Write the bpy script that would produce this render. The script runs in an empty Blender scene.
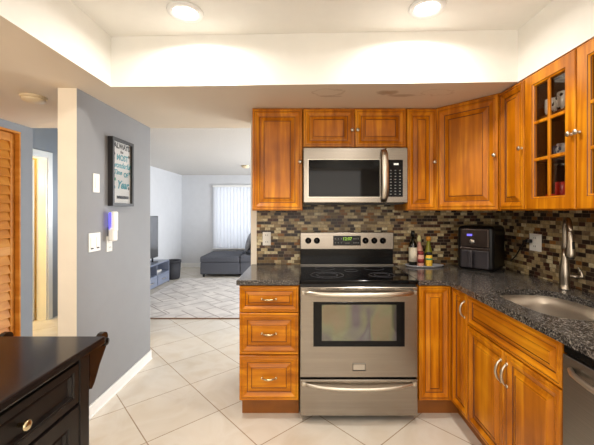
import bpy, bmesh, math, random
from mathutils import Vector, Matrix
from mathutils.geometry import tessellate_polygon
random.seed(7)
PI = math.pi
S = bpy.context.scene
COL = S.collection

# ------------------------------------------------------------------ camera
cam_d = bpy.data.cameras.new('camera')
cam_d.sensor_width = 36.0
cam_d.lens = 335.0 / 594.0 * 36.0
cam_d.shift_x = -6.0 / 594.0
cam_d.shift_y = -11.5 / 594.0
cam_d.clip_start = 0.02
cam = bpy.data.objects.new('camera', cam_d)
cam.location = (0, 0, 1.363)
cam.rotation_euler = (PI / 2, 0, 0)
COL.objects.link(cam)
S.camera = cam

# ------------------------------------------------------------------ world, lights, exposure
S.view_settings.view_transform = 'Standard'
S.view_settings.look = 'None'
S.view_settings.gamma = 1.0
S.view_settings.use_curve_mapping = False
S.view_settings.exposure = 0.30
W = bpy.data.worlds.new('world'); S.world = W
W.use_nodes = True
bgn = W.node_tree.nodes['Background']
bgn.inputs[0].default_value = (0.80, 0.90, 1.0, 1)
bgn.inputs[1].default_value = 0.5
S.cycles.max_bounces = 8
S.cycles.diffuse_bounces = 5
S.cycles.sample_clamp_indirect = 6.0
S.cycles.use_denoising = True
S.cycles.caustics_reflective = False
S.cycles.caustics_refractive = False


def area(name, loc, rot, sx, sy, power, color, spread=PI):
    l = bpy.data.lights.new(name, 'AREA')
    l.shape = 'RECTANGLE'; l.size = sx; l.size_y = sy
    l.energy = power; l.color = color; l.spread = spread
    o = bpy.data.objects.new(name, l)
    o.location = loc; o.rotation_euler = rot
    COL.objects.link(o)
    return o


def point(name, loc, r, power, color):
    l = bpy.data.lights.new(name, 'POINT')
    l.shadow_soft_size = r; l.energy = power; l.color = color
    o = bpy.data.objects.new(name, l); o.location = loc
    COL.objects.link(o)
    return o


LAMP = (1.0, 0.945, 0.865)
CAN = [(-0.635, 1.81), (0.655, 1.77), (-0.635, 0.35), (0.655, 0.35), (-0.635, -0.75), (0.655, -0.75)]
for (lx, ly) in CAN:
    l = bpy.data.lights.new('recessed_lamp', 'AREA')
    l.shape = 'DISK'; l.size = 0.13; l.energy = 8.0; l.color = LAMP; l.spread = math.radians(166)
    o = bpy.data.objects.new('recessed_lamp', l)
    o.location = (lx, ly, 2.415)
    COL.objects.link(o)
# daylight of the living room's window and of its glazed side, and a soft fill light added behind the camera
area('living_window_daylight', (-1.2, 8.25, 1.25), (-PI / 2, 0, 0), 1.9, 1.5, 11.0, (0.97, 0.98, 1.0))
area('living_glass_door_daylight', (1.55, 5.6, 1.15), (0, PI / 2, 0), 1.9, 2.6, 120.0, (0.93, 0.965, 1.0))
area('rear_fill_light', (-0.1, -1.55, 1.50), (PI / 2, 0, 0), 2.4, 1.7, 30.0, (1.0, 0.96, 0.90))
point('hall_lamp_light', (-2.0, 0.9, 1.95), 0.10, 16.0, (1.0, 0.80, 0.58))
point('side_room_lamp_light', (-3.95, 3.45, 1.8), 0.10, 40.0, (1.0, 0.80, 0.42))
point('hall_end_daylight', (-2.6, 4.2, 1.5), 0.20, 15.0, (0.90, 0.95, 1.0))


# ------------------------------------------------------------------ materials
def lin(c):
    return tuple(((v / 255) / 12.92 if v / 255 <= 0.04045 else (((v / 255) + 0.055) / 1.055) ** 2.4) for v in c) + (1.0,)


def mat(name, rgb, rough=0.5, metal=0.0, spec=None, noise=0.0, nscale=8.0, bump=0.0, bscale=200.0, emit=None, estr=0.0, trans=0.0, coat=0.0):
    m = bpy.data.materials.new(name); m.use_nodes = True
    nt = m.node_tree; b = nt.nodes['Principled BSDF']
    c = lin(rgb)
    b.inputs['Base Color'].default_value = c
    b.inputs['Roughness'].default_value = rough
    b.inputs['Metallic'].default_value = metal
    if spec is not None: b.inputs['Specular IOR Level'].default_value = spec
    if trans: b.inputs['Transmission Weight'].default_value = trans
    if coat: b.inputs['Coat Weight'].default_value = coat
    if emit:
        b.inputs['Emission Color'].default_value = lin(emit); b.inputs['Emission Strength'].default_value = estr
    tc = nt.nodes.new('ShaderNodeTexCoord')
    n = nt.nodes.new('ShaderNodeTexNoise'); n.inputs['Scale'].default_value = nscale; n.inputs['Detail'].default_value = 4
    nt.links.new(tc.outputs['Object'], n.inputs['Vector'])
    r = nt.nodes.new('ShaderNodeValToRGB')
    k = max(noise, 0.02)
    r.color_ramp.elements[0].position = 0.3; r.color_ramp.elements[1].position = 0.7
    r.color_ramp.elements[0].color = tuple(v * (1 - k) for v in c[:3]) + (1,)
    r.color_ramp.elements[1].color = tuple(min(1, v * (1 + k)) for v in c[:3]) + (1,)
    nt.links.new(n.outputs['Fac'], r.inputs['Fac']); nt.links.new(r.outputs['Color'], b.inputs['Base Color'])
    if bump:
        n2 = nt.nodes.new('ShaderNodeTexNoise'); n2.inputs['Scale'].default_value = bscale
        nt.links.new(tc.outputs['Object'], n2.inputs['Vector'])
        bp = nt.nodes.new('ShaderNodeBump'); bp.inputs['Strength'].default_value = bump; bp.inputs['Distance'].default_value = 0.004
        nt.links.new(n2.outputs['Fac'], bp.inputs['Height']); nt.links.new(bp.outputs['Normal'], b.inputs['Normal'])
    return m


class NT:
    def __init__(self, name):
        self.m = bpy.data.materials.new(name); self.m.use_nodes = True
        self.nt = self.m.node_tree; self.b = self.nt.nodes['Principled BSDF']

    def n(self, t, **kw):
        x = self.nt.nodes.new('ShaderNode' + t)
        for k, v in kw.items(): setattr(x, k, v)
        return x

    def l(self, a, b): self.nt.links.new(a, b)

    def ramp(self, fac, stops, interp='LINEAR'):
        r = self.n('ValToRGB'); cr = r.color_ramp; cr.interpolation = interp
        while len(cr.elements) < len(stops): cr.elements.new(0.5)
        for e, (p, c) in zip(cr.elements, stops): e.position = p; e.color = lin(c)
        self.l(fac, r.inputs['Fac'])
        return r.outputs['Color']

    def math(self, op, a, b=None, c=None):
        x = self.n('Math', operation=op)
        for i, v in enumerate((a, b, c)):
            if v is None: continue
            if isinstance(v, (int, float)): x.inputs[i].default_value = v
            else: self.l(v, x.inputs[i])
        return x.outputs[0]

    def mix(self, fac, a, b, mode='MIX'):
        x = self.n('Mix', data_type='RGBA', blend_type=mode)
        for sock, v in ((x.inputs[0], fac), (x.inputs[6], a), (x.inputs[7], b)):
            if isinstance(v, (int, float)): sock.default_value = v
            elif isinstance(v, tuple): sock.default_value = v
            else: self.l(v, sock)
        return x.outputs[2]


def wood(name, a, b, c, sc, rough=0.32):
    t = NT(name)
    tc = t.n('TexCoord'); oi = t.n('ObjectInfo')
    add = t.n('VectorMath', operation='ADD')
    cmb = t.n('CombineXYZ')
    off = t.math('MULTIPLY', oi.outputs['Random'], 9.0)
    for i in range(3): t.l(off, cmb.inputs[i])
    t.l(tc.outputs['Object'], add.inputs[0]); t.l(cmb.outputs[0], add.inputs[1])
    mp = t.n('Mapping'); mp.inputs['Scale'].default_value = sc
    t.l(add.outputs[0], mp.inputs['Vector'])
    n1 = t.n('TexNoise'); n1.inputs['Scale'].default_value = 1.0; n1.inputs['Detail'].default_value = 6; n1.inputs['Distortion'].default_value = 0.6
    t.l(mp.outputs[0], n1.inputs['Vector'])
    n2 = t.n('TexNoise'); n2.inputs['Scale'].default_value = 3.5; n2.inputs['Detail'].default_value = 3
    t.l(add.outputs[0], n2.inputs['Vector'])
    s = t.math('ADD', t.math('MULTIPLY', n1.outputs['Fac'], 0.6), t.math('MULTIPLY', n2.outputs['Fac'], 0.4))
    t.l(t.ramp(s, [(0.34, a), (0.50, b), (0.66, c)]), t.b.inputs['Base Color'])
    t.b.inputs['Roughness'].default_value = rough
    t.b.inputs['Specular IOR Level'].default_value = 0.32
    return t.m


M_WV = wood('honey_maple_upright', (142, 76, 4), (186, 109, 8), (224, 150, 26), (22, 22, 1.6))
M_WH = wood('honey_maple_level', (148, 80, 4), (190, 112, 8), (226, 152, 26), (1.6, 22, 22))
M_GLAZE = mat('brown_glaze', (84, 36, 6), 0.4, noise=0.15, nscale=30)
M_TOE = mat('toe_kick_wood', (142, 84, 24), 0.5, noise=0.15)
M_INT = wood('cabinet_inside_wood', (92, 52, 26), (118, 70, 36), (138, 86, 48), (14, 14, 2), 0.5)
M_ESP = wood('espresso_wood', (20, 15, 14), (25, 20, 19), (33, 27, 25), (14, 2.0, 14), 0.33)
M_ESPT = wood('espresso_top_wood', (22, 16, 16), (28, 21, 20), (38, 29, 28), (60, 14, 60), 0.13)
M_PINE = wood('louver_pine', (184, 112, 32), (204, 132, 46), (220, 154, 66), (4, 4, 14), 0.4)

M_WHITE = mat('white_ceiling_paint', (240, 238, 232), 0.7, noise=0.01)
M_GREY = mat('grey_wall_paint', (141, 142, 144), 0.6, noise=0.015, bump=0.05)
M_CREAM = mat('cream_wall_paint', (236, 226, 210), 0.6, noise=0.015)
M_HALL = mat('blue_grey_hall_paint', (140, 145, 152), 0.6, noise=0.015)
M_LIV = mat('pale_grey_living_paint', (214, 216, 220), 0.6, noise=0.01)
M_TRIM = mat('white_trim_paint', (240, 240, 238), 0.35, noise=0.01)
M_YEL = mat('yellow_cream_room_paint', (236, 214, 158), 0.6, noise=0.01)
M_PLATE = mat('white_plastic', (240, 238, 232), 0.35, noise=0.01)
M_DETECT = mat('ivory_plastic', (226, 206, 172), 0.45, noise=0.01)
M_DARKSLOT = mat('dark_slot', (40, 38, 36), 0.6)
M_BLACK = mat('black_gloss', (8, 8, 9), 0.14, spec=0.22, noise=0.02)
M_BLACKM = mat('black_matte_plastic', (16, 16, 17), 0.42, noise=0.05)
M_BGLASS = mat('black_ceramic_glass', (6, 6, 8), 0.05, spec=0.22)
M_NICK = mat('brushed_nickel', (196, 188, 174), 0.32, metal=1.0, noise=0.03)
M_BRASS = mat('champagne_brass', (216, 198, 158), 0.22, metal=1.0, noise=0.03)
M_SINK = mat('sink_steel', (214, 206, 196), 0.33, metal=1.0, noise=0.03)
M_SOFA = mat('charcoal_upholstery', (84, 86, 94), 0.9, noise=0.12, nscale=60, bump=0.3, bscale=300)
M_PILLOW = mat('grey_pillow_cloth', (160, 163, 172), 0.9, noise=0.1, nscale=40, bump=0.3)
M_TVST = mat('blue_grey_lacquer', (128, 136, 156), 0.3, noise=0.03)
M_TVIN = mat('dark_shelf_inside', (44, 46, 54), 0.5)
M_BIN = mat('dark_grey_woven_plastic', (46, 46, 52), 0.7, noise=0.15, nscale=60, bump=0.5, bscale=120)
M_SCREEN = mat('tv_screen_glass', (120, 120, 122), 0.05, metal=0.55)
M_LAMPON = mat('lit_lamp_lens', (255, 250, 240), 0.4, emit=(255, 246, 230), estr=14.0)
M_BLUELED = mat('blue_glow_lens', (90, 90, 255), 0.4, emit=(80, 70, 255), estr=1.6)
M_FRAMEP = mat('frame_black_wood', (38, 36, 37), 0.4, noise=0.08)
M_PAPER = mat('white_grey_sign_paper', (208, 209, 206), 0.7, noise=0.02)
M_TEAL = mat('teal_ink', (42, 138, 150), 0.7)
M_INK = mat('black_ink', (30, 30, 32), 0.7)
M_GREEN = mat('green_ink', (56, 150, 110), 0.7)
M_CERAM = mat('white_ceramic', (232, 228, 220), 0.2, noise=0.02)
M_RED = mat('red_enamel', (206, 34, 22), 0.3, noise=0.05)
M_DKCER = mat('dark_blue_ceramic', (48, 46, 66), 0.25, noise=0.2)
M_FAUC = mat('warm_satin_nickel', (168, 158, 144), 0.28, metal=1.0, noise=0.03)
M_TRAY = mat('grey_metal_tray', (176, 176, 182), 0.3, metal=0.2)
M_OILGL = mat('dark_olive_bottle_glass', (18, 20, 12), 0.08, coat=0.4)
M_LABEL = mat('pale_label_paper', (222, 214, 192), 0.7, noise=0.08, nscale=120)
M_REDLB = mat('dark_red_label', (128, 34, 36), 0.6, noise=0.1, nscale=90)
M_PINKLB = mat('pink_label', (214, 158, 140), 0.6, noise=0.15, nscale=90)
M_YELLB = mat('yellow_label', (226, 184, 60), 0.6, noise=0.2, nscale=80)
M_OLIVELB = mat('olive_green_sauce', (142, 140, 44), 0.4, noise=0.2, nscale=60)
M_WCAP = mat('pale_yellow_cap', (232, 226, 170), 0.5)
M_OCAP = mat('orange_cap', (222, 150, 50), 0.5)
M_FRY = mat('dark_fryer_shell', (14, 13, 14), 0.3, spec=0.3, noise=0.04)
M_FRYP = mat('bronze_grey_fryer_panel', (62, 50, 44), 0.22, metal=0.6, noise=0.05)
M_FRYB = mat('smoky_fryer_drawer', (62, 58, 62), 0.28, metal=0.5, noise=0.05)
M_UI = mat('violet_display', (90, 80, 200), 0.4, emit=(110, 100, 230), estr=1.2)
M_BADGE = mat('silver_badge', (184, 178, 168), 0.3, metal=0.8)
M_CLOCK = mat('green_clock_digits', (150, 200, 70), 0.5, emit=(150, 200, 60), estr=0.45)
M_KEY = mat('printed_key_marks', (120, 120, 118), 0.6)
M_MWDISP = mat('lit_microwave_display', (226, 226, 220), 0.4, emit=(220, 225, 215), estr=0.5)
M_BURN = mat('burner_ring_print', (96, 96, 104), 0.2)
M_SLOT = mat('vent_black', (20, 20, 20), 0.5)


def steel(name, sc, col=(196, 186, 170), rough=0.30):
    t = NT(name)
    tc = t.n('TexCoord'); mp = t.n('Mapping'); mp.inputs['Scale'].default_value = sc
    t.l(tc.outputs['Object'], mp.inputs['Vector'])
    n = t.n('TexNoise'); n.inputs['Scale'].default_value = 1.0; n.inputs['Detail'].default_value = 3
    t.l(mp.outputs[0], n.inputs['Vector'])
    lo = tuple(int(v * 0.95) for v in col); hi = tuple(min(255, int(v * 1.05)) for v in col)
    t.l(t.ramp(n.outputs['Fac'], [(0.3, lo), (0.7, hi)]), t.b.inputs['Base Color'])
    t.b.inputs['Metallic'].default_value = 1.0
    t.b.inputs['Roughness'].default_value = rough
    return t.m


M_STEEL = steel('brushed_steel', (2, 400, 400), (152, 144, 134), 0.27)
M_STEELD = steel('darker_brushed_steel', (2, 2, 300), (136, 131, 124), 0.34)


def floor_tile():
    t = NT('cream_diagonal_floor_tile')
    g = t.n('NewGeometry')
    r2 = 1 / math.sqrt(2)
    vec = []
    for d, o in (((0.743, 0.669, 0), 46.9 - 1.105), ((0.669, -0.743, 0), 46.9 + 2.083)):
        dp = t.n('VectorMath', operation='DOT_PRODUCT'); dp.inputs[1].default_value = d
        t.l(g.outputs['Position'], dp.inputs[0])
        vec.append(t.math('ADD', dp.outputs['Value'], o))
    c = t.n('CombineXYZ'); t.l(vec[0], c.inputs[0]); t.l(vec[1], c.inputs[1])
    br = t.n('TexBrick'); br.offset = 0.0; br.squash = 1.0
    for k, v in (('Scale', 1.0), ('Mortar Size', 0.0035), ('Mortar Smooth', 0.2), ('Bias', 0.0), ('Brick Width', 0.469), ('Row Height', 0.469)):
        br.inputs[k].default_value = v
    br.inputs['Color1'].default_value = lin((220, 212, 199)); br.inputs['Color2'].default_value = lin((225, 218, 206))
    br.inputs['Mortar'].default_value = lin((168, 148, 124))
    t.l(c.outputs[0], br.inputs['Vector'])
    n = t.n('TexNoise'); n.inputs['Scale'].default_value = 3.0; n.inputs['Detail'].default_value = 8; n.inputs['Distortion'].default_value = 1.2
    t.l(g.outputs['Position'], n.inputs['Vector'])
    v = t.ramp(n.outputs['Fac'], [(0.3, (244, 239, 232)), (0.52, (255, 255, 255)), (0.75, (246, 243, 238))])
    t.l(t.mix(1.0, br.outputs['Color'], v, 'MULTIPLY'), t.b.inputs['Base Color'])
    t.b.inputs['Roughness'].default_value = 0.27
    bp = t.n('Bump'); bp.inputs['Strength'].default_value = 0.5; bp.inputs['Distance'].default_value = 0.002; bp.invert = True
    t.l(br.outputs['Fac'], bp.inputs['Height']); t.l(bp.outputs['Normal'], t.b.inputs['Normal'])
    return t.m


def mosaic():
    t = NT('glass_and_stone_mosaic')
    g = t.n('NewGeometry'); sp = t.n('SeparateXYZ'); t.l(g.outputs['Position'], sp.inputs[0])
    c = t.n('CombineXYZ')
    t.l(t.math('ADD', t.math('SUBTRACT', sp.outputs[0], sp.outputs[1]), 30.0), c.inputs[0]); t.l(sp.outputs[2], c.inputs[1])
    br = t.n('TexBrick'); br.offset = 0.5; br.offset_frequency = 2; br.squash = 0.8; br.squash_frequency = 3
    for k, v in (('Scale', 1.0), ('Mortar Size', 0.0012), ('Mortar Smooth', 0.1), ('Bias', 0.0), ('Brick Width', 0.056), ('Row Height', 0.0250)):
        br.inputs[k].default_value = v
    br.inputs['Color1'].default_value = (0, 0, 0, 1); br.inputs['Color2'].default_value = (1, 1, 1, 1); br.inputs['Mortar'].default_value = (0.5, 0.5, 0.5, 1)
    t.l(c.outputs[0], br.inputs['Vector'])
    rgb = t.n('RGBToBW'); t.l(br.outputs['Color'], rgb.inputs[0])
    col = t.ramp(rgb.outputs[0], [(0.0, (48, 32, 24)), (0.24, (174, 154, 116)), (0.36, (122, 100, 64)), (0.46, (204, 186, 146)), (0.57, (136, 116, 90)),
                                  (0.64, (76, 44, 30)), (0.76, (186, 164, 120)), (0.87, (150, 102, 50)), (0.93, (226, 214, 176))], 'CONSTANT')
    n = t.n('TexNoise'); n.inputs['Scale'].default_value = 60; n.inputs['Detail'].default_value = 3
    t.l(g.outputs['Position'], n.inputs['Vector'])
    col = t.mix(1.0, col, t.ramp(n.outputs['Fac'], [(0.3, (206, 200, 190)), (0.7, (255, 255, 255))]), 'MULTIPLY')
    col = t.mix(br.outputs['Fac'], col, lin((128, 118, 100)))
    t.l(col, t.b.inputs['Base Color'])
    t.l(t.math('ADD', t.math('MULTIPLY', br.outputs['Fac'], 0.4), 0.34), t.b.inputs['Roughness'])
    t.b.inputs['Specular IOR Level'].default_value = 0.35
    bp = t.n('Bump'); bp.inputs['Strength'].default_value = 0.4; bp.inputs['Distance'].default_value = 0.002; bp.invert = True
    t.l(br.outputs['Fac'], bp.inputs['Height']); t.l(bp.outputs['Normal'], t.b.inputs['Normal'])
    return t.m


def granite():
    t = NT('dark_speckled_granite')
    tc = t.n('NewGeometry')
    n = t.n('TexNoise'); n.inputs['Scale'].default_value = 125; n.inputs['Detail'].default_value = 5; n.inputs['Roughness'].default_value = 0.7
    t.l(tc.outputs['Position'], n.inputs['Vector'])
    v = t.n('TexVoronoi'); v.inputs['Scale'].default_value = 110
    t.l(tc.outputs['Position'], v.inputs['Vector'])
    a = t.ramp(n.outputs['Fac'], [(0.38, (27, 26, 28)), (0.47, (68, 65, 64)), (0.55, (116, 110, 104)), (0.66, (172, 162, 150))])
    bw = t.n('RGBToBW'); t.l(v.outputs['Color'], bw.inputs[0])
    b = t.ramp(bw.outputs[0], [(0.2, (70, 68, 68)), (0.8, (255, 255, 255))])
    t.l(t.mix(0.7, a, b, 'MULTIPLY'), t.b.inputs['Base Color'])
    t.b.inputs['Roughness'].default_value = 0.16
    return t.m


def rug_mat():
    t = NT('cream_rug_with_grey_lattice')
    g = t.n('NewGeometry')
    def lay(ang, w, h, off, seed):
        mp = t.n('Mapping'); mp.inputs['Rotation'].default_value = (0, 0, ang); mp.inputs['Location'].default_value = (20 + seed, 20, 0)
        t.l(g.outputs['Position'], mp.inputs['Vector'])
        br = t.n('TexBrick'); br.offset = off; br.squash = 1.0
        for k, v in (('Scale', 1.0), ('Mortar Size', 0.011), ('Mortar Smooth', 0.3), ('Brick Width', w), ('Row Height', h)):
            br.inputs[k].default_value = v
        t.l(mp.outputs[0], br.inputs['Vector'])
        return br.outputs['Fac']
    a = lay(PI / 4, 0.62, 0.21, 0.5, 0.0)
    b = lay(-PI / 4, 0.62, 0.21, 0.5, 0.13)
    v = t.n('TexChecker'); v.inputs['Scale'].default_value = 1.6
    mp = t.n('Mapping'); mp.inputs['Rotation'].default_value = (0, 0, PI / 4)
    t.l(g.outputs['Position'], mp.inputs['Vector']); t.l(mp.outputs[0], v.inputs['Vector'])
    m = t.n('Mix', data_type='FLOAT'); t.l(v.outputs['Fac'], m.inputs[0]); t.l(a, m.inputs[2]); t.l(b, m.inputs[3])
    n = t.n('TexNoise'); n.inputs['Scale'].default_value = 5; t.l(g.outputs['Position'], n.inputs['Vector'])
    base = t.ramp(n.outputs['Fac'], [(0.35, (200, 195, 191)), (0.65, (222, 217, 212))])
    t.l(t.mix(t.math('MULTIPLY', m.outputs[0], 0.75), base, lin((146, 134, 130))), t.b.inputs['Base Color'])
    t.b.inputs['Roughness'].default_value = 0.95
    n2 = t.n('TexNoise'); n2.inputs['Scale'].default_value = 250; t.l(g.outputs['Position'], n2.inputs['Vector'])
    bp = t.n('Bump'); bp.inputs['Strength'].default_value = 0.4; bp.inputs['Distance'].default_value = 0.004
    t.l(n2.outputs['Fac'], bp.inputs['Height']); t.l(bp.outputs['Normal'], t.b.inputs['Normal'])
    return t.m


def stained_ceiling():
    t = NT('soffit_paint_with_warm_bounce_and_water_stains')
    g = t.n('NewGeometry')
    n = t.n('TexNoise'); n.inputs['Scale'].default_value = 14; n.inputs['Detail'].default_value = 3
    t.l(g.outputs['Position'], n.inputs['Vector'])
    col = lin((226, 211, 190))  # base tinted tan to carry warm bounce light from the wood
    cur = None
    for (cx, cy, rx, ry, ring, op) in ((0.16, 2.17, 0.115, 0.075, True, 0.30), (0.19, 2.24, 0.09, 0.022, False, 0.35), (0.545, 2.17, 0.075, 0.05, False, 0.6), (0.66, 2.225, 0.14, 0.028, False, 0.45), (0.88, 2.17, 0.12, 0.07, True, 0.22)):
        sp = t.n('SeparateXYZ'); t.l(g.outputs['Position'], sp.inputs[0])
        dx = t.math('DIVIDE', t.math('SUBTRACT', sp.outputs[0], cx), rx)
        dy = t.math('DIVIDE', t.math('SUBTRACT', sp.outputs[1], cy), ry)
        d = t.math('SQRT', t.math('ADD', t.math('MULTIPLY', dx, dx), t.math('MULTIPLY', dy, dy)))
        d = t.math('ADD', d, t.math('MULTIPLY', t.math('SUBTRACT', n.outputs['Fac'], 0.5), 1.4))
        if ring:
            f = t.ramp(d, [(0.0, (0, 0, 0)), (0.70, (30, 30, 30)), (0.82, (255, 255, 255)), (0.95, (0, 0, 0))])
        else:
            f = t.ramp(d, [(0.0, (255, 255, 255)), (0.65, (220, 220, 220)), (0.95, (0, 0, 0))])
        bw = t.n('RGBToBW'); t.l(f, bw.inputs[0])
        k = t.math('MULTIPLY', bw.outputs[0], op)
        col = t.mix(k, col, lin((150, 108, 54)))
    t.l(col, t.b.inputs['Base Color']); t.b.inputs['Roughness'].default_value = 0.7
    return t.m


def popcorn():
    m = mat('textured_living_ceiling', (212, 208, 202), 0.8, noise=0.03, nscale=60, bump=0.9, bscale=70)
    return m


def blind_mat():
    t = NT('translucent_vane_fabric')
    tr = t.n('BsdfTranslucent'); tr.inputs[0].default_value = lin((244, 246, 250))
    df = t.n('BsdfDiffuse'); df.inputs[0].default_value = lin((240, 241, 244))
    mx = t.n('MixShader'); mx.inputs[0].default_value = 0.6
    t.l(df.outputs[0], mx.inputs[1]); t.l(tr.outputs[0], mx.inputs[2])
    out = [x for x in t.nt.nodes if x.type == 'OUTPUT_MATERIAL'][0]
    t.l(mx.outputs[0], out.inputs['Surface'])
    return t.m


def glass_mat(name, tint=(1, 1, 1), rough=0.0, refl=0.03, fr=0.10):
    t = NT(name)
    tr = t.n('BsdfTransparent'); tr.inputs[0].default_value = tint + (1,)
    gl = t.n('BsdfGlossy'); gl.inputs['Roughness'].default_value = rough + 0.02
    lw = t.n('LayerWeight'); lw.inputs[0].default_value = 0.25
    mx = t.n('MixShader')
    t.l(t.math('ADD', t.math('MULTIPLY', lw.outputs['Fresnel'], fr), refl), mx.inputs[0])
    t.l(tr.outputs[0], mx.inputs[1]); t.l(gl.outputs[0], mx.inputs[2])
    out = [x for x in t.nt.nodes if x.type == 'OUTPUT_MATERIAL'][0]
    t.l(mx.outputs[0], out.inputs['Surface'])
    return t.m


def dotted(name, base, ink, scale):
    t = NT(name)
    tc = t.n('TexCoord'); v = t.n('TexVoronoi'); v.inputs['Scale'].default_value = scale
    t.l(tc.outputs['Object'], v.inputs['Vector'])
    t.l(t.ramp(v.outputs['Distance'], [(0.0, ink), (0.33, base)], 'CONSTANT'), t.b.inputs['Base Color'])
    t.b.inputs['Roughness'].default_value = 0.2
    return t.m


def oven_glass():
    t = NT('oven_window_painted_reflection')
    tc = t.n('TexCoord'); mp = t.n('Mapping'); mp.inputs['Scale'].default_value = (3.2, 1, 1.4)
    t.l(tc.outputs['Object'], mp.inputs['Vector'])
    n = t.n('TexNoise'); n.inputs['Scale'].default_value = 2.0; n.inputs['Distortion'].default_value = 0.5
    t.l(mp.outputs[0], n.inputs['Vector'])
    t.l(t.ramp(n.outputs['Fac'], [(0.25, (118, 124, 104)), (0.42, (130, 120, 104)), (0.52, (122, 126, 106)), (0.62, (104, 98, 106)), (0.75, (120, 126, 122))]), t.b.inputs['Base Color'])  # colour blotches imitate the room reflected in the glass
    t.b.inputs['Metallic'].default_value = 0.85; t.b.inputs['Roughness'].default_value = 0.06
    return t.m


M_FLOOR = floor_tile(); M_MOSAIC = mosaic(); M_GRAN = granite(); M_RUG = rug_mat(); M_SOFF = stained_ceiling(); M_POP = popcorn(); M_BLIND = blind_mat()
M_PANE = glass_mat('clear_cabinet_glass', (0.82, 0.80, 0.78)); M_WPANE = glass_mat('window_glass', refl=0.04)
M_COW = dotted('spotted_mug_glaze', (232, 228, 220), (40, 36, 40), 34)
M_MUGD = dotted('blue_patterned_mug_glaze', (200, 200, 206), (52, 54, 96), 45)
M_OVENG = oven_glass()
M_JAR = mat('red_sauce', (150, 30, 28), 0.3, noise=0.2)


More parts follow.
